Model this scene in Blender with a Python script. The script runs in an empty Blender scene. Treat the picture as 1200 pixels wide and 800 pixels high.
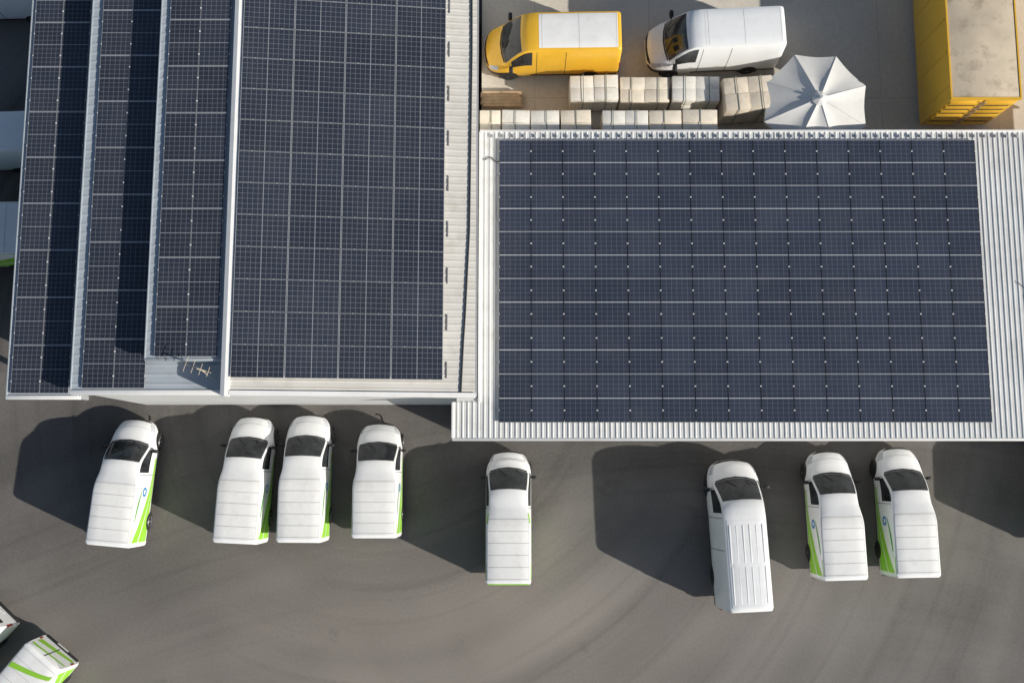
import bpy, bmesh, math, random
from mathutils import Vector, Matrix
random.seed(7)
scene = bpy.context.scene
C = scene.collection
R = math.radians

# ------------------------------------------------------------------ camera model
F = 1150.0; H = 40.0; TILT = R(7.5)
cs, sn = math.cos(TILT), math.sin(TILT)
def P(px, py, z=0.0):
    dx = (px-600)/F; dy = -(py-400)/F
    y = dy*cs+sn; zz = dy*sn-cs
    t = (z-H)/zz
    return Vector((dx*t, y*t, z))
cam = bpy.data.cameras.new('camera'); co = bpy.data.objects.new('camera', cam); C.objects.link(co)
co.location = (0, 0, H); co.rotation_euler = (TILT, 0, 0)
cam.sensor_width = 36; cam.sensor_fit = 'HORIZONTAL'; cam.lens = 36*F/1200
cam.clip_end = 5000
scene.camera = co
scene.view_settings.view_transform = 'Standard'; scene.view_settings.look = 'None'; scene.view_settings.exposure = 0

# ------------------------------------------------------------------ light
EL = R(25.2); sd = Vector((0.912, -0.41, 0)).normalized()
world = bpy.data.worlds.new('World'); scene.world = world; world.use_nodes = True
nt = world.node_tree
sky = nt.nodes.new('ShaderNodeTexSky'); sky.sky_type = 'NISHITA'; sky.sun_disc = False
sky.sun_elevation = EL; sky.sun_rotation = math.atan2(sd.x, sd.y)
bg = nt.nodes['Background']; bg.inputs[1].default_value = 0.082
nt.links.new(sky.outputs[0], bg.inputs[0])
sl = bpy.data.lights.new('sun', 'SUN'); so = bpy.data.objects.new('sun', sl); C.objects.link(so)
sl.energy = 5.0; sl.angle = R(0.5); sl.color = (1, 0.955, 0.87)
so.rotation_euler = (-(sd*math.cos(EL)+Vector((0, 0, math.sin(EL))))).to_track_quat('-Z', 'Y').to_euler()
so.location = (30, -20, 40)

# ------------------------------------------------------------------ materials
class NB:
    def __init__(s, name):
        s.m = bpy.data.materials.new(name); s.m.use_nodes = True
        s.t = s.m.node_tree; s.b = s.t.nodes['Principled BSDF']
    def n(s, typ, **kw):
        o = s.t.nodes.new(typ)
        for k, v in kw.items(): setattr(o, k, v)
        return o
    def l(s, a, b): s.t.links.new(a, b)
    def put(s, sock, v):
        if hasattr(v, 'is_linked') or hasattr(v, 'links'): s.l(v, sock)
        else: sock.default_value = v
    def math(s, op, a, b=0.0, c=0.0, clamp=False):
        o = s.n('ShaderNodeMath', operation=op, use_clamp=clamp)
        s.put(o.inputs[0], a); s.put(o.inputs[1], b); s.put(o.inputs[2], c)
        return o.outputs[0]
    def noise(s, vec, scale, detail=3, rough=.55):
        o = s.n('ShaderNodeTexNoise'); s.l(vec, o.inputs['Vector'])
        o.inputs['Scale'].default_value = scale; o.inputs['Detail'].default_value = detail; o.inputs['Roughness'].default_value = rough
        return o.outputs['Fac']
    def ramp(s, fac, a, b, c0=0.0, c1=1.0):
        o = s.n('ShaderNodeMapRange'); s.l(fac, o.inputs[0])
        o.inputs[1].default_value = a; o.inputs[2].default_value = b; o.inputs[3].default_value = c0; o.inputs[4].default_value = c1
        return o.outputs[0]
    def mix(s, fac, a, b, mode='MIX'):
        o = s.n('ShaderNodeMix', data_type='RGBA', blend_type=mode)
        s.put(o.inputs[0], fac)
        for i, v in ((6, a), (7, b)):
            if isinstance(v, tuple): o.inputs[i].default_value = (*v[:3], 1)
            else: s.l(v, o.inputs[i])
        return o.outputs[2]
    def mul(s, col, fac):
        o = s.n('ShaderNodeVectorMath', operation='SCALE'); s.put(o.inputs[0], col); s.put(o.inputs['Scale'], fac)
        return o.outputs[0]
    def bump(s, h, strength, dist=.02):
        o = s.n('ShaderNodeBump'); s.l(h, o.inputs['Height']); o.inputs['Strength'].default_value = strength; o.inputs['Distance'].default_value = dist
        s.l(o.outputs[0], s.b.inputs['Normal'])

def pm(name, col, rough=.5, metal=0.0, var=.12, scale=2.0, dirt_or_reflection=None, coat=0.0, bump=0.0):
    b = NB(name)
    tc = b.n('ShaderNodeNewGeometry').outputs['Position']
    f = b.noise(tc, scale, 4)
    v = b.ramp(f, .25, .75, 1-var, 1+var)
    c = b.mul((*col,), v)
    if dirt_or_reflection:
        d = b.noise(tc, scale*2.6, 6, .65)
        c = b.mix(b.ramp(d, .5, .8, 0, dirt_or_reflection[1]), c, dirt_or_reflection[0])
    b.l(c, b.b.inputs['Base Color'])
    b.l(b.ramp(f, .3, .7, rough*.85, min(1, rough*1.15)), b.b.inputs['Roughness'])
    b.b.inputs['Metallic'].default_value = metal
    b.b.inputs['Coat Weight'].default_value = coat
    if bump: b.bump(b.noise(tc, scale*12, 4), bump)
    return b.m

M = {}
M['white'] = pm('white_paint', (.92, .92, .91), .35, 0, .03, 1.5, ((.72, .70, .65), .3), .3)
M['boxwhite'] = pm('box_white', (.90, .89, .86), .5, 0, .05, 1.2, ((.66, .63, .58), .4))
M['yellow'] = pm('yellow_paint', (.86, .49, .04), .35, 0, .04, 1.5, ((.5, .32, .06), .2), .3)
M['glass'] = pm('glass_painted_reflection', (.030, .033, .037), .10, 0, .9, 1.8, ((.11, .115, .12), .35))  # strong noise and grey patches paint reflections into the glass colour
M['black'] = pm('black_plastic', (.02, .02, .022), .6)
M['rubber'] = pm('tyre_rubber', (.018, .018, .018), .85, 0, .2, 8)
M['rim'] = pm('rim_metal', (.42, .42, .43), .4, .7)
M['green'] = pm('green_film', (.30, .62, .05), .4, 0, .05)
M['green2'] = pm('dark_green_film', (.10, .36, .05), .4, 0, .05)
M['blue'] = pm('blue_film', (.03, .25, .55), .4, 0, .05)
M['lamp'] = pm('lamp_glass', (.55, .57, .6), .12, 0, .1)
M['red'] = pm('red_lens', (.35, .02, .015), .2)
M['plate'] = pm('plate_white', (.7, .7, .68), .5)
M['seam'] = pm('seam_grey', (.56, .55, .53), .7)
M['roof'] = pm('roof_metal', (.68, .65, .595), .5, 0, .08, .6, ((.47, .43, .36), .65))
M['roofW'] = pm('roof_metal_bluish', (.42, .46, .50), .5, 0, .08, .6, ((.33, .35, .37), .5))
M['roofR'] = pm('roof_metal_pale', (.73, .73, .71), .5, 0, .07, .6, ((.50, .48, .43), .55))
M['trim'] = pm('trim_white', (.85, .84, .82), .45, 0, .05, 1.0, ((.6, .57, .52), .35))
M['wall'] = pm('wall_pale', (.66, .66, .65), .7, 0, .06, .7, ((.46, .44, .41), .35))
M['alu'] = pm('aluminium', (.60, .61, .63), .4, .4, .05)
M['framedark'] = pm('frame_dark', (.020, .022, .028), .45)
M['framemid'] = pm('frame_grey', (.28, .29, .31), .45)
M['cable'] = pm('cable_black', (.03, .03, .032), .7)
M['cablegrey'] = pm('cable_grey', (.22, .22, .22), .7)
M['cream'] = pm('cream_blocks', (.84, .75, .61), .75, 0, .12, 2, ((.60, .49, .36), .6), 0, .2)
M['creampale'] = pm('pale_wrap', (.88, .84, .75), .45, 0, .10, 3, ((.64, .56, .46), .55), .2, .15)
M['brown'] = pm('weathered_blocks', (.76, .66, .52), .8, 0, .15, 2, ((.50, .39, .27), .6), 0, .2)
M['wood'] = pm('pallet_wood', (.50, .36, .22), .85, 0, .25, 4, ((.28, .2, .13), .5))
M['strap'] = pm('strap_olive', (.24, .26, .21), .5)
M['canvas'] = pm('parasol_canvas', (.76, .74, .70), .85, 0, .05, 1.5, ((.57, .54, .49), .4))
M['tarp'] = pm('weathered_roof', (.60, .50, .37), .8, 0, .2, .7, ((.25, .19, .13), .9))
M['conc'] = pm('concrete', (.35, .34, .32), .9, 0, .15, 1)
M['tan'] = pm('tan_metal', (.55, .47, .36), .6)

def mat_asphalt():
    b = NB('asphalt')
    pos = b.n('ShaderNodeNewGeometry').outputs['Position']
    sx = b.n('ShaderNodeSeparateXYZ'); b.l(pos, sx.inputs[0])
    big = b.noise(pos, .10, 3, .5); mid = b.noise(pos, .6, 5, .65); fine = b.noise(pos, 9, 5, .75); grain = b.noise(pos, 55, 2, .7)
    warp = b.noise(pos, .06, 1, .5)
    def arcs(cx, cy, fr, fa, seed, det=2):
        x = b.math('SUBTRACT', sx.outputs[0], cx); y = b.math('SUBTRACT', sx.outputs[1], cy)
        r = b.math('SQRT', b.math('ADD', b.math('MULTIPLY', x, x), b.math('MULTIPLY', y, y)))
        r = b.math('ADD', r, b.math('MULTIPLY', warp, 2.0))
        a = b.math('ARCTAN2', y, x)
        cb = b.n('ShaderNodeCombineXYZ'); b.l(b.math('MULTIPLY', r, fr), cb.inputs[0]); b.l(b.math('MULTIPLY', a, fa), cb.inputs[1]); cb.inputs[2].default_value = seed
        return b.noise(cb.outputs[0], 1.0, det, .5)
    a1 = arcs(-5, 4, .6, .5, 1, 1); a1b = arcs(-5, 4, 3.0, .9, 3, 1); a3 = arcs(8, -70, .5, 4, 9, 1); a3b = arcs(8, -70, 2.6, 6, 4, 1)
    mask = b.ramp(b.noise(pos, .05, 1, .5), .40, .62, 0, 1)
    inv = b.math('SUBTRACT', 1.0, mask)
    s = b.math('MULTIPLY', b.math('ADD', b.ramp(a1, .35, .65, -.18, .18), b.ramp(a1b, .54, .72, 0, -.15)), mask)
    s2 = b.math('MULTIPLY', b.math('ADD', b.ramp(a3, .35, .65, -.15, .15), b.ramp(a3b, .54, .72, 0, -.11)), inv)
    s = b.math('ADD', s, s2)
    ex = b.math('DIVIDE', b.math('ADD', sx.outputs[0], 4.0), 15.0); ey = b.math('DIVIDE', b.math('ADD', sx.outputs[1], 7.0), 4.4)
    rr = b.math('ADD', b.math('ADD', b.math('MULTIPLY', ex, ex), b.math('MULTIPLY', ey, ey)), b.ramp(mid, .3, .7, -.3, .3))
    worn = b.ramp(rr, 0, 1.4, 1, 0)
    s = b.math('ADD', s, b.math('MULTIPLY', worn, .30))
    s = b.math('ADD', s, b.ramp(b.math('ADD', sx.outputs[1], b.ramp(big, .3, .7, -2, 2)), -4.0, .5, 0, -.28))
    s = b.math('ADD', s, b.ramp(big, .3, .7, -.22, .22))
    s = b.math('ADD', s, b.ramp(mid, .3, .7, -.09, .09))
    s = b.math('ADD', s, b.ramp(fine, .25, .75, -.15, .15))
    s = b.math('ADD', s, b.ramp(grain, .25, .75, -.22, .22))
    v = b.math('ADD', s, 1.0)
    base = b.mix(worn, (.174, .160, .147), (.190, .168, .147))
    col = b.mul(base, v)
    st = b.noise(pos, .38, 6, .7)
    col = b.mix(b.ramp(st, .62, .80, 0, .55), col, (.068, .063, .058))
    b.l(col, b.b.inputs['Base Color']); b.b.inputs['Roughness'].default_value = .75
    b.b.inputs['Specular IOR Level'].default_value = .4
    b.bump(grain, .35, .01)
    return b.m
M['asphalt'] = mat_asphalt()

def mat_yard():
    b = NB('yard_concrete')
    pos = b.n('ShaderNodeNewGeometry').outputs['Position']
    sx = b.n('ShaderNodeSeparateXYZ'); b.l(pos, sx.inputs[0])
    big = b.noise(pos, .25, 5, .6); fine = b.noise(pos, 6, 5, .7); g = b.noise(pos, 45, 2, .7)
    v = b.math('ADD', b.ramp(big, .3, .7, .84, 1.14), b.ramp(fine, .25, .75, -.10, .10))
    v = b.math('ADD', v, b.ramp(g, .25, .75, -.1, .1))
    col = b.mul((.64, .58, .49), v)
    def joint(o, per):
        f = b.math('FRACT', b.math('DIVIDE', b.math('ADD', o, 100.3), per))
        return b.math('LESS_THAN', f, .03/per)
    j = b.math('MAXIMUM', joint(sx.outputs[0], 4.6), joint(sx.outputs[1], 4.6))
    col = b.mix(b.math('MULTIPLY', j, .3), col, (.18, .165, .15))
    st = b.noise(pos, .5, 6, .7)
    col = b.mix(b.ramp(st, .58, .75, 0, .45), col, (.30, .27, .23))
    b.l(col, b.b.inputs['Base Color']); b.b.inputs['Roughness'].default_value = .9
    b.bump(g, .2, .01)
    return b.m
M['yard'] = mat_yard()

def mat_cells(name, linec, amount, base, w, midamt):
    b = NB(name)
    uv = b.n('ShaderNodeUVMap').outputs[0]
    sx = b.n('ShaderNodeSeparateXYZ'); b.l(uv, sx.inputs[0])
    def grid(o, n, w):
        f = b.math('FRACT', b.math('MULTIPLY', o, n))
        d = b.math('ABSOLUTE', b.math('SUBTRACT', f, .5))
        return b.math('GREATER_THAN', d, .5-w)
    g = b.math('MAXIMUM', grid(sx.outputs[0], 6.0, w), grid(sx.outputs[1], 10.0, w))
    mid = b.math('LESS_THAN', b.math('ABSOLUTE', b.math('SUBTRACT', sx.outputs[1], .5)), .0085)
    oi = b.n('ShaderNodeObjectInfo')
    v = b.ramp(oi.outputs['Random'], 0, 1, .88, 1.15)
    c = b.mul(base, v)
    c = b.mix(b.math('MULTIPLY', g, amount), c, linec)
    c = b.mix(b.math('MULTIPLY', mid, midamt), c, (.58, .59, .61))
    pos = b.n('ShaderNodeNewGeometry').outputs['Position']
    d = b.noise(pos, .8, 5, .65)
    c = b.mix(b.ramp(d, .4, .8, 0, .04), c, (.38, .39, .41))
    b.l(c, b.b.inputs['Base Color'])
    b.l(b.ramp(d, .3, .7, .14, .32), b.b.inputs['Roughness'])
    return b.m
M['cellsR'] = mat_cells('solar_cells_slate', (.42, .45, .52), .22, (.040, .048, .072), .034, .9)
M['cellsL'] = mat_cells('solar_cells_dark', (.52, .55, .60), .30, (.030, .036, .053), .034, .32)

# ------------------------------------------------------------------ mesh helpers
def obj(name, bm, mats, parent=None, smooth=None, recalc=True):
    if recalc: bmesh.ops.recalc_face_normals(bm, faces=bm.faces[:])
    me = bpy.data.meshes.new(name); bm.to_mesh(me); bm.free()
    for m in (mats if isinstance(mats, (list, tuple)) else [mats]): me.materials.append(m)
    if smooth is not None:
        for p in me.polygons: p.use_smooth = True
        me.set_sharp_from_angle(angle=R(smooth))
    o = bpy.data.objects.new(name, me); C.objects.link(o)
    if parent: o.parent = parent
    return o
def tag(o, label, cat, group=None):
    o['label'] = label; o['category'] = cat
    if group: o['group'] = group
    return o
def thing(name, label, cat, loc=(0, 0, 0), rz=0, group=None):
    o = bpy.data.objects.new(name, None); C.objects.link(o); o.empty_display_size = .3
    o.location = loc; o.rotation_euler = (0, 0, rz)
    return tag(o, label, cat, group)
def dup(root):
    r = root.copy(); C.objects.link(r)
    for ch in list(root.children):
        c = ch.copy(); C.objects.link(c); c.parent = r
        for g in ch.children:
            d = g.copy(); C.objects.link(d); d.parent = c
    return r
def box(bm, x0, x1, y0, y1, z0, z1, mi=0, bev=0.0):
    vs = [bm.verts.new((x, y, z)) for z in (z0, z1) for y in (y0, y1) for x in (x0, x1)]
    fs = []
    for q in ((0, 2, 3, 1), (4, 5, 7, 6), (0, 1, 5, 4), (2, 6, 7, 3), (0, 4, 6, 2), (1, 3, 7, 5)):
        f = bm.faces.new([vs[i] for i in q]); f.material_index = mi; fs.append(f)
    if bev:
        es = list({e for f in fs for e in f.edges})
        bmesh.ops.bevel(bm, geom=es, offset=bev, segments=2, affect='EDGES', profile=.5)
    return vs
def nb(): return bmesh.new()
def boxo(name, dims, m, parent=None, bev=0.0):
    bm = nb(); box(bm, *dims, bev=bev); return obj(name, bm, m, parent, 40 if bev else None)
def tube(bm, pts, r, n=8, cap=True):
    pts = [Vector(p) for p in pts]; rings = []
    for i, p in enumerate(pts):
        d = (pts[min(i+1, len(pts)-1)]-pts[max(i-1, 0)]).normalized()
        u = d.cross(Vector((0, 0, 1)))
        if u.length < 1e-3: u = Vector((1, 0, 0))
        u.normalize(); w = d.cross(u)
        rings.append([bm.verts.new(p+(u*math.cos(k*2*math.pi/n)+w*math.sin(k*2*math.pi/n))*r) for k in range(n)])
    for a, c in zip(rings, rings[1:]):
        for k in range(n): bm.faces.new((a[k], a[(k+1) % n], c[(k+1) % n], c[k]))
    if cap:
        bm.faces.new(rings[0][::-1]); bm.faces.new(rings[-1])
def poly(bm, pts, mi=0):
    f = bm.faces.new([bm.verts.new(p) for p in pts]); f.material_index = mi; return f
def lathe_x(bm, prof, n=24, cx=0, cy=0, cz=0):
    rings = [[bm.verts.new((cx+x, cy+r*math.cos(k*2*math.pi/n), cz+r*math.sin(k*2*math.pi/n))) for k in range(n)] for x, r in prof]
    for a, c in zip(rings, rings[1:]):
        for k in range(n): bm.faces.new((a[k], a[(k+1) % n], c[(k+1) % n], c[k]))
    bm.faces.new(rings[0]); bm.faces.new(rings[-1])

# ------------------------------------------------------------------ setting
ZY = 2.5      # raised yard level
ZR = 4.6      # roof of the low building
bm = nb(); poly(bm, [(-2500, -2500, 0), (2500, -2500, 0), (2500, 2500, 0), (-2500, 2500, 0)])
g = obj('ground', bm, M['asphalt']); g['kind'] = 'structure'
yNR = P(600, 155, ZR).y; ySR = P(600, 513, ZR).y
xWR = P(563, 400, ZR).x; xER = 24.0
xEXT = P(531, 500, ZR).x
zr_, ze_ = 7.4, 6.3
xr = P(264, 445, zr_).x; xe = P(557, 440, ze_).x
yS = P(400, 463, 6.6).y; yN = P(400, -70, 6.6).y
bm = nb(); box(bm, xe+.06, 60, yNR-.93, 80, .0, ZY)
y_ = obj('yard', bm, M['yard']); y_['kind'] = 'structure'

# ------------------------------------------------------------------ corrugated sheets
def ribbed(bm, u0, u1, v0, v1, zf, axis, pitch=.25, h=.032):
    prof = []; u = u0
    while u < u1-1e-4:
        for du, dz in ((0, 0), (pitch*.62, 0), (pitch*.72, h), (pitch*.88, h)):
            if u+du < u1: prof.append((u+du, dz))
        u += pitch
    prof.append((u1, 0))
    rows = []
    for v in (v0, v1):
        rows.append([bm.verts.new(((a, v, zf(a)+d) if axis == 'x' else (v, a, zf(v)+d))) for a, d in prof])
    for i in range(len(prof)-1):
        bm.faces.new((rows[0][i], rows[0][i+1], rows[1][i+1], rows[1][i]))

# ------------------------------------------------------------------ LEFT HALL
hall = thing('warehouse', 'taller hall with ridged metal roof, stepped west side and narrow solar strips', 'building', (0, 0, 0))
def zmain(x): return zr_+(x-xr)*(ze_-zr_)/(xe-xr)
zA, zB, zC = 5.80, 6.52, 7.24
xA0 = P(9, 462, zA).x; xB0 = P(84, 455, zB).x; xC0 = P(171, 418, zC).x
yC = P(200, 421, zC).y; yA = P(40, 465, zA).y; yB = P(150, 459, zB).y
bm = nb(); ribbed(bm, yS, yN, xr, xe, zmain, 'y', .25, .012); obj('roof_sheet', bm, M['roof'], hall)
bm = nb(); ribbed(bm, yB, yN, xB0, xr, lambda x: zB, 'y', .33, .012); obj('roof_sheet', bm, M['roofW'], hall)
bm = nb(); ribbed(bm, yA, yN, xA0, xB0-.02, lambda x: zA, 'y', .33, .012); obj('roof_sheet', bm, M['roofW'], hall)
bm = nb(); ribbed(bm, yC, yN, xC0, xr-.02, lambda x: zC, 'y', .33, .012); obj('roof_sheet', bm, M['roofW'], hall)
bm = nb()
def prism(bm, pts, y0, y1):
    a = [bm.verts.new((x, y0, z)) for x, z in pts]; b_ = [bm.verts.new((x, y1, z)) for x, z in pts]
    n = len(pts)
    for i in range(n): bm.faces.new((a[i], a[(i+1) % n], b_[(i+1) % n], b_[i]))
    bm.faces.new(a[::-1]); bm.faces.new(b_)
prism(bm, [(xB0+.15, 0), (xe-.12, 0), (xe-.12, zmain(xe)-.06), (xr, zr_-.06), (xr, zB-.03), (xB0+.15, zB-.03)], yS+.12, yN)
obj('wall', bm, M['wall'], hall)
boxo('step_wall', (xC0+.05, xr-.03, yC+.05, yN, zB+.045, zC-.01), M['wall'], hall)
boxo('step_wall', (xB0+.02, xB0+.14, yB+.04, yN, zA-.25, zB-.012), M['wall'], hall)
bm = nb()
for (xa, xb, za, zb) in ((xr+.15, xe, zmain(xr+.15), ze_),):
    vs = [(xa, yS-.06, za+.07), (xb, yS-.06, zb+.07), (xb, yS+.10, zb+.07), (xa, yS+.10, za+.07)]
    lo = [(x, y, z-.30) for x, y, z in vs]
    V = [bm.verts.new(p) for p in vs+lo]
    for q in ((0, 1, 2, 3), (7, 6, 5, 4), (0, 4, 5, 1), (1, 5, 6, 2), (2, 6, 7, 3), (3, 7, 4, 0)): bm.faces.new([V[i] for i in q])
obj('fascia', bm, M['trim'], hall)
boxo('fascia', (xB0-.04, xr-.15, yB-.10, yB+.06, zB-.28, zB+.05), M['trim'], hall, .01)
boxo('fascia', (xA0-.05, xB0-.06, yA-.08, yA+.05, zA-.2, zA+.04), M['trim'], hall, .01)
boxo('fascia', (xC0-.05, xr-.15, yC-.05, yC+.03, zC-.25, zC+.03), M['roofW'], hall, .01)
bm = nb()
prof = [(-.145, zB-.10), (-.145, zr_+.04), (0, zr_+.08), (.145, zr_+.04), (.145, zr_-.08)]
prism(bm, [(xr+x, z) for x, z in prof], yS-.09, yN); obj('ridge_cap', bm, M['trim'], hall)
boxo('gutter', (xe+.002, xe+.055, yS-.02, yN, ze_-.2, ze_-.03), M['alu'], hall)
boxo('edge_flashing', (xA0-.06, xA0-.005, yA+.055, yN, zA-.18, zA+.03), M['roofW'], hall, .01)
boxo('edge_flashing', (xB0-.055, xB0-.005, yB+.065, yN, zB-.18, zB+.03), M['roofW'], hall, .01)
boxo('edge_flashing', (xC0-.055, xC0-.005, yC+.035, yN, zC-.18, zC+.03), M['roofW'], hall, .01)
for k in range(5):
    boxo('post', (xA0+.15, xA0+.33, yA+.3+k*4.4, yA+.48+k*4.4, 0, zA-.012), M['alu'], hall)
pts = []
for i, (px, py) in enumerate([(553, -20), (553, 60), (552, 130), (551, 200), (550, 270), (547, 330), (545, 370), (543, 400), (541, 440), (540, 461)]):
    p = P(px, py, 6.4); p.z = zmain(p.x)+.042; pts.append(p)
bm = nb(); tube(bm, pts, .028); obj('conduit', bm, M['cable'], hall)

# ------------------------------------------------------------------ RIGHT BUILDING
low = thing('workshop_building', 'low building with pale corrugated metal roof under the wide solar array', 'building')
bm = nb()
ribbed(bm, xWR, xER, ySR, yNR, lambda x: ZR, 'x', .19, .024)
obj('roof_sheet', bm, M['roofR'], low)
bm = nb(); ribbed(bm, xEXT, xWR-.005, ySR, yS-.09, lambda x: ZR, 'x', .19, .024); obj('roof_sheet', bm, M['roofR'], low)
bm = nb()
box(bm, xWR+.12, xER-.1, ySR+.25, yNR-.95, 0, ZR-.02); obj('wall', bm, M['wall'], low)
boxo('wall', (xEXT+.12, xWR+.118, ySR+.25, yS+.05, 0, ZR-.02), M['wall'], low)
boxo('gutter', (xEXT-.03, xER, ySR-.10, ySR-.005, ZR-.14, ZR-.01), M['trim'], low, .01)
boxo('edge_trim', (xWR-.05, xER, yNR+.002, yNR+.08, ZR-.14, ZR+.05), M['trim'], low, .01)
boxo('edge_trim', (xWR-.08, xWR+.03, yS-.09, yNR-.002, ZR-.18, ZR+.062), M['trim'], low, .01)
boxo('edge_trim', (xEXT-.06, xEXT+.03, ySR, yS-.095, ZR-.18, ZR+.061), M['trim'], low, .01)
clip = None
for k in range(50):
    x = xWR+.4+k*.40
    if clip is None:
        bm = nb(); box(bm, -.05, .05, -.05, .05, 0, .03); box(bm, -.015, .015, -.08, .08, .03, .06)
        clip = obj('roof_clip', bm, M['alu'], low); o = clip
    else:
        o = clip.copy(); C.objects.link(o)
    o.location = (x, yNR-.17, ZR+.026)

# ------------------------------------------------------------------ SOLAR PANELS
def panel_proto(wx, wy, long_axis, cells, longmat, ws):
    bm = nb(); uvl = bm.loops.layers.uv.new('UVMap')
    t = .035; e = .008
    vs = [bm.verts.new(p) for p in ((-wx/2+e, -wy/2+e, t), (wx/2-e, -wy/2+e, t), (wx/2-e, wy/2-e, t), (-wx/2+e, wy/2-e, t))]
    f = bm.faces.new(vs)
    uv = [(0, 0), (1, 0), (1, 1), (0, 1)] if long_axis == 'y' else [(0, 1), (0, 0), (1, 0), (1, 1)]
    for lp, u in zip(f.loops, uv): lp[uvl].uv = u
    p = obj('solar_panel', bm, cells, None, recalc=False)
    bm = nb()
    wl = .010
    a, b_ = (wl, ws) if long_axis == 'y' else (ws, wl)
    mx, my = (1, 0) if long_axis == 'y' else (0, 1)
    for s in (-1, 1):
        x0, x1 = sorted((s*wx/2, s*(wx/2-a))); box(bm, x0, x1, -wy/2+b_, wy/2-b_, 0, t+.005, mx)
        y0, y1 = sorted((s*wy/2, s*(wy/2-b_))); box(bm, -wx/2, wx/2, y0, y1, 0, t+.006, my)
        for u in (-.25, .25):
            if long_axis == 'y':
                x0, x1 = sorted((s*(wx/2+.002), s*(wx/2-.020))); box(bm, x0, x1, u*wy-.025, u*wy+.025, t+.008, t+.014, 2)
            else:
                y0, y1 = sorted((s*(wy/2+.002), s*(wy/2-.016))); box(bm, u*wx-.02, u*wx+.02, y0, y1, t+.008, t+.014, 0)
    obj('frame', bm, [M['alu'], longmat, M['trim']], p)
    return p
ORD = ['first', 'second', 'third', 'fourth', 'fifth', 'sixth', 'seventh', 'eighth', 'ninth', 'tenth', 'eleventh', 'twelfth', 'thirteenth', 'fourteenth', 'fifteenth']
def array(x0, x1, ncol, y0, y1, nrow, zf, long_axis, cells, longmat, gap, where, group, roty=0.0, from_south=False, ws=.016):
    px, py = (x1-x0)/ncol, (y1-y0)/nrow
    proto = panel_proto(px/math.cos(roty)-gap[0], py-gap[1], long_axis, cells, longmat, ws)
    first = True
    for r in range(nrow):
        for c in range(ncol):
            o = proto if first else dup(proto); first = False
            x = x0+(c+.5)*px; y = y1-(r+.5)*py
            o.location = (x, y, zf(x)+random.uniform(-.002, .002)); o.rotation_euler = (random.uniform(-.002, .002), roty+random.uniform(-.002, .002), 0)
            row = ORD[nrow-1-r]+' row from the bottom' if from_south else ORD[r]+' row from the top'
            col = ORD[c]+' from the left'
            tag(o, 'dark solar panel %s, %s, %s' % (where, row, col), 'solar panel', group)
zp = ZR+.11
a = P(585, 164, zp); b_ = P(1142, 164, zp); c_ = P(585, 495, zp)
array(a.x, b_.x, 15, c_.y, a.y, 6, lambda x: zp-.035, 'y', M['cellsR'], M['framedark'], (.014, .010), 'on low roof', 'solar panels of the wide array on the low building', ws=.012)
bm = nb()
for r in range(12):
    yy = c_.y+(a.y-c_.y)*(r+.5)/12
    box(bm, a.x-.06, b_.x+.03, yy-.02, yy+.02, ZR+.026, zp-.037)
obj('mounting_rails', bm, M['alu'], low)
sl_ = math.atan((zr_-ze_)/(xe-xr))
x0 = P(270.5, 443, 7.35).x; x1 = P(519, 443, 6.5).x
y0 = P(400, 444, 6.9).y
pit = 1.115; nr = 13
array(x0, x1, 4, y0, y0+pit*nr, nr, lambda x: zmain(x)+.08, 'x', M['cellsL'], M['framemid'], (.022, .012), 'on main hall roof', 'solar panels of the main array on the tall hall', sl_, True)
bm = nb()
for c in range(4):
    for k in (.25, .75):
        xx = x0+(x1-x0)*(c+k)/4
        V = box(bm, xx-.02, xx+.02, y0+.02, y0+pit*nr, zmain(xx)+.02, zmain(xx)+.075)
obj('mounting_rails', bm, M['alu'], hall)
for k in range(14):
    yy = y0+.35+k*1.65
    if yy > yN-.5: break
    bm = nb(); box(bm, -.018, .018, -.28, .28, 0, .025)
    o = obj('rail_end', bm, M['cablegrey'], hall); o.location = (x1+.12, yy, zmain(x1+.12)+.014)
def strip(pl, pr, pyb, z, name, group):
    xa = P(pl, pyb, z+.1).x; xb = P(pr, pyb, z+.1).x; ya = P(300, pyb, z+.1).y
    array(xa, xb, 2, ya, ya+1.70*9, 9, lambda x: z+.05, 'y', M['cellsL'], M['framemid'], (.012, .016), name, group, 0, True)
strip(11.5, 80, 461, zA, 'on outer west strip', 'solar panels of the outermost narrow strip')
strip(95, 169, 455, zB, 'on middle west strip', 'solar panels of the middle narrow strip')
strip(180, 255, 418, zC, 'on inner west strip', 'solar panels of the narrow strip beside the ridge')
def squiggle(px, py, z, n, step, m, label, r=.018, a0=None, cur=.9):
    pts = []; p = P(px, py, z); a_ = random.uniform(0, 6) if a0 is None else a0
    for i in range(n):
        pts.append(p.copy()); a_ += random.uniform(-cur, cur); p = p+Vector((math.cos(a_)*step, math.sin(a_)*step, 0))
    bm = nb(); tube(bm, pts, r, 6); return tag(obj('cable', bm, m), label, 'cable')
squiggle(176, 487, .02, 22, .12, M['cable'], 'dark cable curled on asphalt beside the leftmost parked van', .02)
squiggle(441, 486, .02, 24, .10, M['cable'], 'dark cable curled on asphalt in front of fourth van', .02)
squiggle(566, 187, ZR+.05, 12, .12, M['cable'], 'dark cable on the west edge of the low roof', .018)
squiggle(1193, 330, ZR+.05, 14, .12, M['cablegrey'], 'grey cable on low roof right of the wide solar array', .013, -1.5, .7)
q = P(247, 437, zB+.02)
an = thing('antenna', 'thin tan rooftop aerial with crossbars at the lower end of the stepped roof', 'antenna', tuple(q))
bm = nb(); tube(bm, [(0, 0, 0), (0, 0, 1.5)], .02, 8); obj('mast', bm, M['tan'], an)
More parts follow.
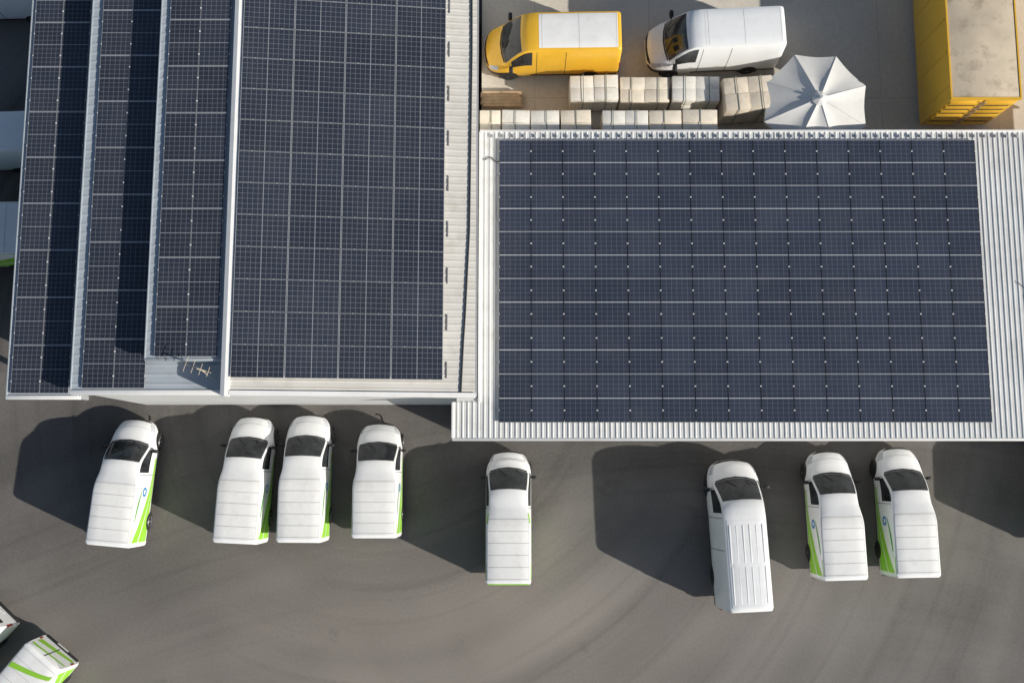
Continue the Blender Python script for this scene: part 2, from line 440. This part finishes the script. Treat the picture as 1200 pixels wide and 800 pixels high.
bm = nb(); tube(bm, [(-.5, .2, 1.25), (.4, -.12, 1.25)], .013, 6); obj('boom', bm, M['tan'], an)
for k, (xx, l_) in enumerate(((-.45, .26), (-.2, .22), (.05, .19), (.3, .16))):
    bm = nb(); yy = .2-.355*(xx+.5); tube(bm, [(xx-.3*l_, yy-l_, 1.27), (xx+.3*l_, yy+l_, 1.27)], .009, 6); obj('crossbar', bm, M['tan'], an)
bm = nb(); tube(bm, [(.3, -.35, 0), (0, -.02, .9)], .012, 6); obj('brace', bm, M['tan'], an)

# ------------------------------------------------------------------ VEHICLES
def pchip(keys, sub=4):
    ks = sorted(keys, key=lambda r: r[0]); n = len(ks); nf = len(ks[0])
    h = [ks[i+1][0]-ks[i][0] for i in range(n-1)]
    out = []
    slopes = []
    for f in range(nf):
        dl = [(ks[i+1][f]-ks[i][f])/h[i] for i in range(n-1)]
        m = [dl[0]]
        for i in range(1, n-1):
            if dl[i-1]*dl[i] <= 0: m.append(0.0)
            else:
                w1, w2 = 2*h[i]+h[i-1], h[i]+2*h[i-1]
                m.append((w1+w2)/(w1/dl[i-1]+w2/dl[i]))
        m.append(dl[-1]); slopes.append(m)
    for i in range(n-1):
        ns = sub if h[i] < .9 else 2
        for j in range(ns):
            t = j/ns; row = []
            for f in range(nf):
                p0, p1, m0, m1 = ks[i][f], ks[i+1][f], slopes[f][i]*h[i], slopes[f][i+1]*h[i]
                row.append((2*t**3-3*t**2+1)*p0+(t**3-2*t**2+t)*m0+(-2*t**3+3*t**2)*p1+(t**3-t**2)*m1)
            row[0] = ks[i][0]+t*h[i]
            out.append(tuple(row))
    out.append(tuple(ks[-1]))
    return out[::-1]
class Loft:
    def __init__(s, rows, bow=0.0, b0=0.0, b1=1.0):
        s.k = pchip(rows); s.bow, s.b0, s.b1 = bow, b0, b1
    def st(s, y):
        k = s.k
        if y >= k[0][0]: return k[0]
        for a, b in zip(k, k[1:]):
            if b[0] <= y <= a[0]:
                t = (a[0]-y)/(a[0]-b[0]) if a[0] != b[0] else 0
                return tuple(p+(q-p)*t for p, q in zip(a, b))
        return k[-1]
    def ring(s, y):
        y_, w, wt, z0, zb, zt, r, cr = s.st(y)
        h = [(w*.93, z0), (w, z0+.12), (w*1.005, (z0+.12+zb)/2), (w*.985, zb)]
        p5 = (wt, zt-r)
        h.append(((h[3][0]+p5[0])/2+.012, (h[3][1]+p5[1])/2)); h.append(p5)
        h += [(wt-r*.28, zt-r*.28), (wt-r, zt), (wt*.5, zt+cr*.75)]
        full = h+[(0, zt+cr)]+[(-x, z) for x, z in h[::-1]]
        b = s.bow*max(0.0, min(1.0, (y-s.b0)/(s.b1-s.b0)))
        return [Vector((x, y-b*(x/.9)**2, z)) for x, z in full]
    def pt(s, y, i):
        rg = s.ring(y); j = min(int(i), len(rg)-2); return rg[j].lerp(rg[j+1], i-j)
    def at(s, y, z, side, off=.005):
        rg = s.ring(y)[:8]; x = rg[0].x
        yy = y
        for a, c in zip(rg, rg[1:]):
            if a.z <= z <= c.z and c.z > a.z:
                t = (z-a.z)/(c.z-a.z); x = a.x+(c.x-a.x)*t; yy = a.y+(c.y-a.y)*t; break
        return Vector((side*(x+off), yy, z))
    def body(s, bm):
        rings = [[bm.verts.new(p) for p in s.ring(k[0])] for k in s.k]
        for a, c in zip(rings, rings[1:]):
            n = len(a)
            for i in range(n): bm.faces.new((a[i], a[(i+1) % n], c[(i+1) % n], c[i]))
        for rg in (rings[0], rings[-1]):
            c = Vector((0, 0, 0))
            for v in rg: c += v.co
            cv = bm.verts.new(c/len(rg))
            for i in range(len(rg)): bm.faces.new((rg[i], rg[(i+1) % len(rg)], cv))
    def patch(s, bm, y0, y1, i0, i1, off=.006):
        ks = [k[0] for k in s.k if min(y0, y1)+.01 < k[0] < max(y0, y1)-.01]
        ys = sorted([y0, y1]+ks)
        ids = [i0]+[j for j in range(19) if i0+.02 < j < i1-.02]+[i1]
        G = [[bm.verts.new(s.pt(y, i)) for i in ids] for y in ys]
        fs = []
        for a, c in zip(G, G[1:]):
            for k in range(len(ids)-1): fs.append(bm.faces.new((a[k], a[k+1], c[k+1], c[k])))
        bm.normal_update()
        cen = Vector((0, (y0+y1)/2, .6)); d = 0
        for f in fs: d += f.normal.dot(f.calc_center_median()-cen)
        if d < 0:
            for f in fs: f.normal_flip()
        bm.normal_update()
        vs = [v for row in G for v in row]; ns = [v.normal.copy() for v in vs]
        for v, n in zip(vs, ns): v.co += n*off
def patcho(name, L, args, m, parent, off=.006):
    bm = nb(); L.patch(bm, *args, off=off)
    return obj(name, bm, m, parent, 40, recalc=False)

def add_wheel(root, x, y, r, wdt=.2):
    s = 1 if x > 0 else -1
    bm = nb(); lathe_x(bm, [(-wdt/2, r*.8), (-wdt/2+.02, r*.97), (-wdt/4, r), (wdt/4, r), (wdt/2-.02, r*.97), (wdt/2, r*.8), (wdt/2-.01, r*.66)], 28)
    t = obj('wheel', bm, M['rubber'], root, 40); t.location = (x, y, r)
    bm = nb(); e = s*(wdt/2)
    lathe_x(bm, [(e-s*.012, r*.66), (e, r*.62), (e-s*.02, r*.5), (e-s*.03, r*.2), (e, r*.14)], 20)
    obj('rim', bm, M['rim'], t, 40)
def add_arch(root, x, y, r, zc):
    s = 1 if x > 0 else -1
    bm = nb(); n = 18; pts = [(x, y+r*math.cos(math.pi*k/n), zc+r*math.sin(math.pi*k/n)) for k in range(n+1)]
    pts = [(x, y+r, .26)]+pts+[(x, y-r, .26)]
    a = [bm.verts.new(p) for p in pts]; b2 = [bm.verts.new((p[0]-s*.12, p[1], p[2])) for p in pts]
    bm.faces.new(a); N = len(pts)
    for i in range(N): bm.faces.new((a[i], a[(i+1) % N], b2[(i+1) % N], b2[i]))
    obj('wheel_arch', bm, M['black'], root)
def mirror(root, x, y, z, m, sz=1.0):
    s = 1 if x > 0 else -1
    bm = nb(); box(bm, -.10*sz, .10*sz, -.07*sz, .07*sz, -.11*sz, .11*sz, bev=.04*sz)
    o = obj('mirror', bm, m, root, 50); o.location = (x, y, z)
    bm = nb(); tube(bm, [(-s*.06*sz, .0, -.06*sz), (-s*.24*sz, .02, -.10*sz)], .03*sz); obj('mirror_arm', bm, M['black'], o)

def make_box_van(d=0.0, corner=False, roof_graphic=False):
    root = thing('box_van', '', 'van')
    L = Loft([
        (2.56, .36, .28, .32, .48, .58, .05, .01), (2.52, .56, .48, .29, .54, .67, .06, .025), (2.43, .69, .61, .28, .60, .76, .08, .04), (2.28, .775, .69, .27, .68, .86, .09, .05),
        (2.10+.45*d, .83, .745, .26, .76, .945, .10, .055), (1.88+.75*d, .87, .785, .26, .83, 1.02, .10, .055), (1.72+d, .885, .805, .26, .88, 1.08, .09, .06),
        (1.62+d, .89, .81, .26, .90, 1.13, .085, .068), (1.40+d, .89, .80, .26, .94, 1.33, .085, .085), (1.15+d, .89, .78, .26, .97, 1.55, .09, .085), (.92+d, .89, .76, .26, .99, 1.72, .10, .075),
        (.76+d, .89, .752, .26, 1.0, 1.79, .11, .065), (.60+d, .89, .75, .26, 1.0, 1.835, .11, .05), (.38, .89, .76, .26, 1.02, 1.875, .11, .04),
        (.20, .892, .785, .26, 1.05, 1.92, .10, .03), (.0, .894, .818, .26, 1.08, 1.97, .09, .025), (-.20, .895, .842, .26, 1.1, 2.01, .085, .02), (-.45, .895, .853, .26, 1.1, 2.03, .08, .02),
        (-2.36, .895, .853, .28, 1.1, 2.03, .08, .02), (-2.47, .885, .838, .30, 1.1, 2.0, .08, .015), (-2.52, .86, .80, .34, 1.1, 1.95, .07, .01)], .24, .45, 1.9)
    bm = nb(); L.body(bm); obj('body', bm, M['white'], root, 40)
    patcho('windshield', L, (1.63+d, .86+d, 6.5, 11.5), M['glass'], root)
    for a, b2 in ((3.2, 4.98), (13.02, 14.8)):
        patcho('side_window', L, (1.48+d, .42, a, b2), M['glass'], root)
    for a, b2 in ((3.0, 6.3), (11.7, 15.0)):
        patcho('headlight', L, (2.46, 2.20+.4*d, a, b2), M['lamp'], root)
    patcho('grille', L, (2.555, 2.50, 4.2, 13.8), M['black'], root)
    patcho('cowl', L, (1.70+d, 1.64+d, 6.9, 11.1), M['black'], root, .004)
    patcho('bonnet_seam', L, (2.26, 2.245, 6.4, 11.6), M['seam'], root, .004)
    for a, b2 in ((1.0, 4.9), (13.1, 17.0)):
        for yy in (1.55+d, .34):
            patcho('door_seam', L, (yy, yy-.02, a, b2), M['black'], root, .003)
    for a, b2 in ((.1, 1.15), (16.85, 17.9)): patcho('side_trim', L, (1.2, -2.34, a, b2), M['black'], root, .004)
    patcho('roof_panel', L, (-.02, -2.36, 6.6, 11.4), M['boxwhite'], root, .004)
    for yy in (-.06, -.50, -.95, -1.40, -1.85, -2.30): patcho('roof_seam', L, (yy, yy-.02, 6.6, 11.4), M['seam'], root, .009)
    for a, b2 in ((6.62, 6.9), (11.1, 11.38)): patcho('roof_rail', L, (-.1, -2.34, a, b2), M['trim'], root, .012)
    for s in (1, -1):
        def band(name, zlo, zhi, m, ya, yb, off=.005):
            bm = nb(); n = 22; q = 6
            for k in range(n):
                t0, t1 = k/n, (k+1)/n
                y0_, y1_ = ya+(yb-ya)*t0, ya+(yb-ya)*t1
                for j in range(q):
                    f = lambda t, u: zlo(t)+(zhi(t)-zlo(t))*u
                    poly(bm, [L.at(y0_, f(t0, j/q), s, off), L.at(y1_, f(t1, j/q), s, off), L.at(y1_, f(t1, (j+1)/q), s, off), L.at(y0_, f(t0, (j+1)/q), s, off)])
            bmesh.ops.remove_doubles(bm, verts=bm.verts[:], dist=.0005)
            obj(name, bm, m, root)
        band('green_swoosh', lambda t: .50+.04*t, lambda t: .64+1.26*t**2.0, M['green'], 1.1, -2.34)
        band('white_swoosh', lambda t: .62+.66*t**1.9, lambda t: .64+.72*t**1.9, M['white'], .3, -2.345, .008)
        band('green_stripe', lambda t: 1.50+.32*t, lambda t: 1.52+.36*t+.08*math.sin(math.pi*t), M['green2'], -.2, -1.5, .007)
        bm = nb()
        for k in range(20):
            q0, q1 = 2*math.pi*k/20, 2*math.pi*(k+1)/20
            f = lambda q, rr: L.at(-.35+rr*math.cos(q), 1.26+rr*math.sin(q), s, .010)
            poly(bm, [f(q0, .10), f(q1, .10), f(q1, .19), f(q0, .19)])
        bmesh.ops.remove_doubles(bm, verts=bm.verts[:], dist=.0005)
        obj('round_emblem', bm, M['blue'], root)
        patcho('green_edge', L, (-1.7, -2.36, 5.2 if s > 0 else 12.3, 5.7 if s > 0 else 12.8), M['green'], root, .006)
        if corner:
            patcho('green_corner', L, (.16, -.22, 5.3 if s > 0 else 11.6, 6.4 if s > 0 else 12.7), M['green'], root, .006)
    if corner:
        patcho('green_rear_edge', L, (-2.47, -2.515, 6.2, 11.8), M['green'], root, .006)
    if roof_graphic:
        for ya, wd in ((-1.35, .24),):
            bm = nb(); n = 12
            for k in range(n):
                p = lambda t, o: L.pt(ya-.65*t**1.3-o*(1-.3*t), 6.7+4.6*t)+Vector((0, 0, .016))
                t0, t1 = k/n, (k+1)/n
                poly(bm, [p(t0, 0), p(t1, 0), p(t1, wd), p(t0, wd)])
            bmesh.ops.remove_doubles(bm, verts=bm.verts[:], dist=.0005)
            obj('green_roof_band', bm, M['green'], root)
    Y = -2.526
    for z0, hgt, rise in ((.62, .36, .30), (1.40, .18, .16)):
        bm = nb(); poly(bm, [(-.74, Y, z0), (.74, Y, z0+rise), (.74, Y, z0+rise+hgt), (-.74, Y, z0+hgt*.6)])
        obj('green_stripe', bm, M['green'], root)
    boxo('rear_door_seam', (-.012, .012, -2.531, -2.521, .62, 1.9), M['black'], root)
    for s in (1, -1):
        boxo('taillight', (s*.80-.035, s*.80+.035, -2.535, -2.49, .75, 1.0), M['red'], root, .01)
        mirror(root, s*1.01, 1.30+d, 1.10, M['black'], .9)
        for yy in (1.70, -1.55):
            add_wheel(root, s*.815, yy, .315); add_arch(root, s*.904, yy, .38, .33)
    boxo('rear_bumper', (-.8, .8, -2.59, -2.50, .36, .50), M['black'], root, .02)
    boxo('number_plate', (-.26, .26, -2.602, -2.591, .38, .49), M['plate'], root)
    for xx in (-.35, .3):
        bm = nb(); tube(bm, [(xx, 1.60+d, 1.235), (xx+.3, 1.34+d, 1.47)], .012, 6)
        obj('wiper', bm, M['black'], root)
    return root

def make_panel_van(body, roofm, name, ribs=True):
    root = thing(name, '', 'van')
    L = Loft([
        (3.02, .46, .36, .38, .60, .70, .05, .01), (2.97, .72, .62, .35, .68, .82, .06, .02), (2.84, .87, .77, .32, .78, .98, .08, .04),
        (2.60, .95, .855, .32, .92, 1.13, .1, .05), (2.36, .985, .885, .32, 1.08, 1.28, .1, .055), (2.27, .99, .885, .32, 1.12, 1.34, .1, .065),
        (1.84, .99, .86, .32, 1.22, 1.86, .12, .085), (1.46, .99, .83, .32, 1.28, 2.24, .13, .075), (1.28, .99, .82, .32, 1.3, 2.37, .13, .06), (1.05, .99, .815, .32, 1.3, 2.45, .13, .05),
        (.70, .99, .82, .32, 1.3, 2.49, .12, .04), (-2.70, .99, .83, .32, 1.3, 2.50, .12, .035), (-2.90, .98, .81, .34, 1.3, 2.46, .12, .03), (-2.95, .95, .78, .38, 1.25, 2.38, .1, .02)], .22, .85, 2.3)
    bm = nb(); L.body(bm); obj('body', bm, body, root, 40)
    patcho('windshield', L, (2.25, 1.42, 6.5, 11.5), M['glass'], root)
    for a, b2 in ((3.2, 4.95), (13.05, 14.8)):
        patcho('side_window', L, (2.0, .92, a, b2), M['glass'], root)
    for a, b2 in ((3.0, 6.0), (12.0, 15.0)):
        patcho('headlight', L, (2.92, 2.62, a, b2), M['lamp'], root)
    patcho('grille', L, (3.01, 2.95, 4.2, 13.8), M['black'], root)
    patcho('cowl', L, (2.32, 2.26, 7, 11), M['black'], root, .004)
    for a, b2 in ((0.05, 2.0), (16.0, 17.95)): patcho('bumper', L, (3.0, 2.38, a, b2), M['black'], root, .008)
    for a, b2 in ((.1, 1.25), (16.75, 17.9)): patcho('side_trim', L, (1.0, -2.9, a, b2), M['black'], root, .006)
    for a, b2 in ((1.0, 4.9), (13.1, 17.0)):
        for yy in (2.1, .72, -.55): patcho('door_seam', L, (yy, yy-.022, a, b2), M['black'], root, .003)
    patcho('roof_panel', L, (.62, -2.78, 6.9, 11.1), roofm, root, .004)
    if ribs:
        for (ya, yb) in ((.42, -1.05), (-1.2, -2.62)):
            for x in (-.62, -.37, -.12, .12, .37, .62):
                zt = 2.50+.037*(1-abs(x)/.83)
                bm = nb(); box(bm, x-.022, x+.022, yb, ya, zt-.01, zt+.013, bev=.006)
                obj('roof_rib', bm, roofm, root, 40)
    else:
        for yy in (.50, -1.1, -2.72): patcho('roof_seam', L, (yy, yy-.018, 6.9, 11.1), M['seam'], root, .007)
    for s in (1, -1):
        mirror(root, s*1.16, 1.84, 1.38, M['black'], 1.25)
        boxo('taillight', (s*.90-.05, s*.90+.05, -2.962, -2.90, 1.0, 1.45), M['red'], root, .01)
        for yy in (1.95, -1.7):
            add_wheel(root, s*.895, yy, .345, .22); add_arch(root, s*.999, yy, .43, .36)
    boxo('rear_bumper', (-.9, .9, -3.02, -2.93, .42, .6), M['black'], root, .02)
    boxo('number_plate', (-.26, .26, -2.97, -2.945, .75, .86), M['plate'], root)
    for s in (1, -1): boxo('rear_window', (s*.40-.28, s*.40+.28, -2.972, -2.952, 1.45, 2.05), M['glass'], root)
    for xx in (-.42, .35):
        bm = nb(); tube(bm, [(xx, 2.20, 1.49), (xx+.34, 1.92, 1.85)], .014, 6)
        obj('wiper', bm, M['black'], root)
    return root
def place(o, rear, front, z, length, label, group, uni=None):
    a_ = P(*rear, z); f_ = P(*front, z); d = f_-a_
    o.location = ((a_+f_)/2).to_tuple()
    o.rotation_euler = (0, 0, math.atan2(d.y, d.x)-math.pi/2)
    k = d.length/length
    o.scale = (uni, k, uni) if uni else (1, k, 1)
    tag(o, label, 'van', group)
G1 = 'vans parked nose in along the buildings'
bv = make_box_van(); first = True
for rear, front, label in [
    ((149, 636), (169, 492), 'white van with box body and green swoosh, leftmost of the row by the hall'),
    ((291, 633), (303, 489), 'white box van with green side, second from left by the hall'),
    ((362, 632), (367, 487), 'white box van with green side, third from left, tight beside the second'),
    ((446, 627), (448, 497), 'shorter white box van parked before the right end of the tall hall'),
    ((972, 674), (962, 529), 'white box van with green left side between panel van and rightmost van'),
    ((1053, 671), (1043, 525), 'rightmost white box van with green left side in the row by the buildings'),
    ((1236, 638), (1228, 500), 'white box van beyond the right end of the row')]:
    o = bv if first else dup(bv); first = False
    place(o, rear, front, 0, 5.08, label, G1)
o = make_box_van(.22, True)
place(o, (596, 679), (596, 529), 0, 5.08, 'long white box van standing alone below the corner of the low building', G1)
G2 = 'vans parked apart in the lower left corner'
o = make_box_van(0, False, True)
place(o, (79, 757), (-14, 869), 0, 5.08, 'white box van with a green roof band in the lower left corner', G2)
G3 = 'vans in the shade west of the hall'
o = dup(bv); place(o, (66, 284), (-106, 286), 0, 5.08, 'shaded white van with green stripes at left edge, lowest beside the hall', G3, 1.25)
pv = make_panel_van(M['white'], M['white'], 'panel_van')
place(pv, (864, 708), (851, 539), 0, 5.98, 'plain white panel van with ribbed roof in the row below the low building', G1)
sv = make_panel_van(M['white'], M['white'], 'panel_van', False)
place(sv, (72, 176), (-106, 181), 0, 5.98, 'large shaded white panel van at left edge, middle of three beside the hall', G3)
o = dup(sv); place(o, (88, 2), (-88, 6), 0, 5.98, 'shaded white panel van in the top left corner beside the hall', G3)
o = dup(sv); place(o, (12, 709), (-99, 826), 0, 5.98, 'white panel van cut off by left edge, beside the corner van with green band', G2, .93)
o = dup(sv); place(o, (903, 60), (754, 66), ZY, 5.98, 'white panel van in upper yard facing left behind the yellow van', 'vans in the upper yard', .95)
yv = make_panel_van(M['yellow'], M['boxwhite'], 'panel_van', False)
place(yv, (722, 66), (569, 68), ZY, 5.98, 'yellow panel van with pale roof in the upper yard', 'vans in the upper yard', .95)

# ------------------------------------------------------------------ PALLET LOADS
def pallet_load(x0, x1, y0, y1, h, m, nx, ny, nz, label, rz=0):
    w, d = x1-x0, y1-y0
    root = thing('pallet_load', label, 'pallet load', ((x0+x1)/2, (y0+y1)/2, ZY), rz+random.uniform(-.025, .025), 'strapped pallet loads in the upper yard')
    bm = nb()
    for s in (-1, 0, 1): box(bm, s*(w/2-.07)-.06, s*(w/2-.07)+.06, -d/2, d/2, .02, .11)
    n = max(4, int(d/.16))
    for k in range(n):
        yy = -d/2+d*(k+.5)/n; box(bm, -w/2, w/2, yy-.05, yy+.05, .112, .14)
    obj('pallet', bm, M['wood'], root)
    bm = nb(); bw, bd, bh = (w-.02)/nx, (d-.02)/ny, (h-.15)/nz
    for i in range(nx):
        for j in range(ny):
            for k in range(nz):
                if 0 < i < nx-1 and 0 < j < ny-1 and k < nz-1: continue
                jx, jy = random.uniform(-.008, .008), random.uniform(-.010, .010)
                cx, cy, cz = -w/2+.01+(i+.5)*bw+jx, -d/2+.01+(j+.5)*bd+jy, .145+(k+.5)*bh
                e = .003; top = random.uniform(-.03, .008) if k == nz-1 else 0
                box(bm, cx-bw/2+e, cx+bw/2-e, cy-bd/2+e, cy+bd/2-e, cz-bh/2+.001, cz+bh/2-.001+top, bev=.010)
    obj('stacked_blocks', bm, m, root, 40)
    ns = 1 if w < 1.4 else 2
    for k in range(ns):
        xx = -w/2+w*(k+.5)/ns+random.uniform(-.06, .06)
        bm = nb(); t = .010
        box(bm, xx-.014, xx+.014, -d/2-.014, d/2+.014, h+.010, h+.010+t)
        box(bm, xx-.014, xx+.014, -d/2-.014-t, -d/2-.014, .1, h+.010+t)
        box(bm, xx-.014, xx+.014, d/2+.014, d/2+.014+t, .1, h+.010+t)
        obj('strap', bm, M['strap'], root)
    return root
def back(pl, pr, pyb, h, m, nx, ny, label, d=1.0, rz=0):
    x0, x1 = P(pl, 110, ZY+h).x, P(pr, 110, ZY+h).x; y0 = P(700, pyb, ZY).y
    pallet_load(x0, x1, y0, y0+d, h, m, nx, ny, 2, label, rz)
def front(pl, pr, pyt, h, m, nx, ny, label, d=1.0):
    x0, x1 = P(pl, 140, ZY+h).x, P(pr, 140, ZY+h).x; y1 = P(700, pyt, ZY+h).y
    pallet_load(x0, x1, y1-d, y1, h, m, nx, ny, 2, label)
back(668, 725, 132, 1.35, M['creampale'], 2, 2, 'pale strapped pallet load below the right end of the yellow van')
back(727, 785, 133, 1.25, M['cream'], 2, 2, 'cream strapped pallet load, second from left in the rear pallet row')
back(788, 844, 133, 1.35, M['creampale'], 2, 2, 'pale strapped pallet load, third from left in the rear pallet row')
back(849, 907, 146, 1.7, M['brown'], 2, 2, 'tall weathered tan pallet load beside the parasol', 1.3, R(4))
front(562, 587, 129, 1.75, M['cream'], 1, 2, 'leftmost small cream pallet load along the low roof edge')
front(588, 621, 129, 1.75, M['creampale'], 1, 2, 'second small cream pallet load from left along the low roof edge')
front(622, 656, 129, 1.75, M['creampale'], 1, 2, 'third small cream pallet load from left along the low roof edge')
front(657, 693, 129, 1.75, M['cream'], 1, 2, 'fourth small cream pallet load from left along the low roof edge')
front(706, 760, 129, 1.8, M['creampale'], 2, 2, 'wide pale pallet load at the low roof edge, right of the four small ones')
front(761, 799, 129, 1.75, M['cream'], 1, 2, 'narrow cream pallet load at roof edge, second from the right in front row')
front(800, 841, 128, 1.75, M['cream'], 1, 2, 'rightmost cream pallet load of the front row at the roof edge')
p0, p1 = P(563, 128, ZY), P(610, 110, ZY)
bm = nb()
for k in range(3):
    for j in range(5):
        yy = p0.y+(p1.y-p0.y)*(j+.5)/5; q = random.uniform(-.05, .05)
        box(bm, p0.x+.05+q, p1.x+q, yy-.06, yy+.06, ZY+.01+k*.1, ZY+.09+k*.1, bev=.006)
tag(obj('timber_stack', bm, M['wood']), 'low stack of brown timber boards beside the left hall in the upper yard', 'timber')

# ------------------------------------------------------------------ PARASOL
pc = P(961, 115, 4.74)
par = thing('parasol', 'large off white eight sided parasol open behind the low building', 'parasol', (pc.x, pc.y, ZY), R(20))
Rr = 2.08; n = 8; ZT = 2.24; DR = .52
def canr(f, a_):
    s = (a_/(2*math.pi/n)) % 1.0
    edge = math.cos(math.pi/n)/math.cos((s-.5)*2*math.pi/n)
    sag = math.sin(math.pi*s)
    return Rr*f*edge*(1-.03*sag*f), ZT-DR*f-.06*f*f-.07*sag*math.sin(math.pi*min(1, f*.9))
N = 64
bm = nb(); prev = None; top = bm.verts.new((0, 0, ZT+.02))
for f in (.08, .25, .45, .65, .85, 1.0):
    rg = []
    for k in range(N):
        a_ = 2*math.pi*k/N; r_, z_ = canr(f, a_); rg.append(bm.verts.new((r_*math.cos(a_), r_*math.sin(a_), z_)))
    for k in range(N):
        if prev is None: bm.faces.new((top, rg[k], rg[(k+1) % N]))
        else: bm.faces.new((prev[k], rg[k], rg[(k+1) % N], prev[(k+1) % N]))
    prev = rg
lo = [bm.verts.new((v.co.x*1.005, v.co.y*1.005, v.co.z-.11)) for v in prev]
for k in range(N): bm.faces.new((prev[k], lo[k], lo[(k+1) % N], prev[(k+1) % N]))
cano = obj('canopy', bm, M['canvas'], par, 20)
for k in range(8):
    a_ = 2*math.pi*k/8; bm = nb()
    tube(bm, [(.06*math.cos(a_), .06*math.sin(a_), ZT-.05), (.98*Rr*math.cos(a_), .98*Rr*math.sin(a_), ZT-DR-.09)], .016, 6); obj('rib', bm, M['alu'], par)
    bm = nb(); pts = []
    for f in (.08, .3, .6, .99):
        r_, z_ = canr(f, a_); pts.append((r_*math.cos(a_), r_*math.sin(a_), z_+.004))
    tube(bm, pts, .011, 6); obj('seam', bm, M['wall'], cano)
bm = nb(); tube(bm, [(0, 0, .1), (0, 0, ZT+.05)], .035, 12); obj('pole', bm, M['alu'], par)
bm = nb(); tube(bm, [(0, 0, ZT+.10), (0, 0, ZT+.16)], .06, 12); obj('finial', bm, M['alu'], par)
bm = nb(); box(bm, -.45, .45, -.45, .45, 0, .1, bev=.02); obj('base', bm, M['conc'], par, 40)
bm = nb(); top = bm.verts.new((0, 0, ZT+.11))
rg = [bm.verts.new((.30*math.cos(2*math.pi*k/8), .30*math.sin(2*math.pi*k/8), ZT-.02)) for k in range(8)]
for k in range(8): bm.faces.new((top, rg[k], rg[(k+1) % 8]))
obj('vent_cap', bm, M['canvas'], cano)

# ------------------------------------------------------------------ YELLOW TRAILER BODY
q = P(1075, 152, ZY)
tr = thing('cargo_container', 'yellow box trailer with weathered brown roof at the right of the yard', 'trailer', (q.x+1.26, q.y, ZY))
Wd, Ln, Ht = 2.58, 9.0, 3.1
bm = nb(); box(bm, -Wd/2, Wd/2, .08, Ln, .30, Ht-.06, bev=.02); obj('body', bm, M['yellow'], tr, 40)
for s in (-1, 1):
    for k in range(7):
        yy = .6+k*1.3; x_ = s*(Wd/2+.010); boxo('side_rib', (x_-.009, x_+.009, yy-.03, yy+.03, .4, Ht-.12), M['yellow'], tr)
bm = nb(); box(bm, -Wd/2+.05, Wd/2-.05, .12, Ln-.04, Ht-.058, Ht, bev=.015); obj('roof', bm, M['tarp'], tr, 40)
for s in (-1, 1): boxo('roof_edge', (s*(Wd/2-.02)-.028, s*(Wd/2-.02)+.028, .118, Ln, Ht-.055, Ht+.02), M['yellow'], tr)
boxo('roof_edge', (-Wd/2, Wd/2, .04, .115, Ht-.1, Ht+.02), M['yellow'], tr)
for s in (-1, 1):
    c0 = s*(Wd/4); hw = Wd/4-.06
    dr = boxo('rear_door', (c0-hw, c0+hw, .05, .078, .42, Ht-.14), M['yellow'], tr, .01)
    for k in range(6):
        zz = .68+k*.40
        boxo('slat', (c0-hw+.06, c0+hw-.06, .012, .049, zz-.12, zz+.12), M['yellow'], dr, .01)
        if k: boxo('slot', (c0-hw+.10, c0+hw-.10, .040, .0495, zz-.265, zz-.135), M['black'], dr)
    bm = nb(); tube(bm, [(s*.07, .0, .45), (s*.07, .0, Ht-.2)], .02, 8); obj('locking_bar', bm, M['alu'], tr)
for s in (-1, 1):
    for yy in (.5, Ln-1.0):
        boxo('leg', (s*1.05-.07, s*1.05+.07, yy-.07, yy+.07, 0, .298), M['black'], tr)
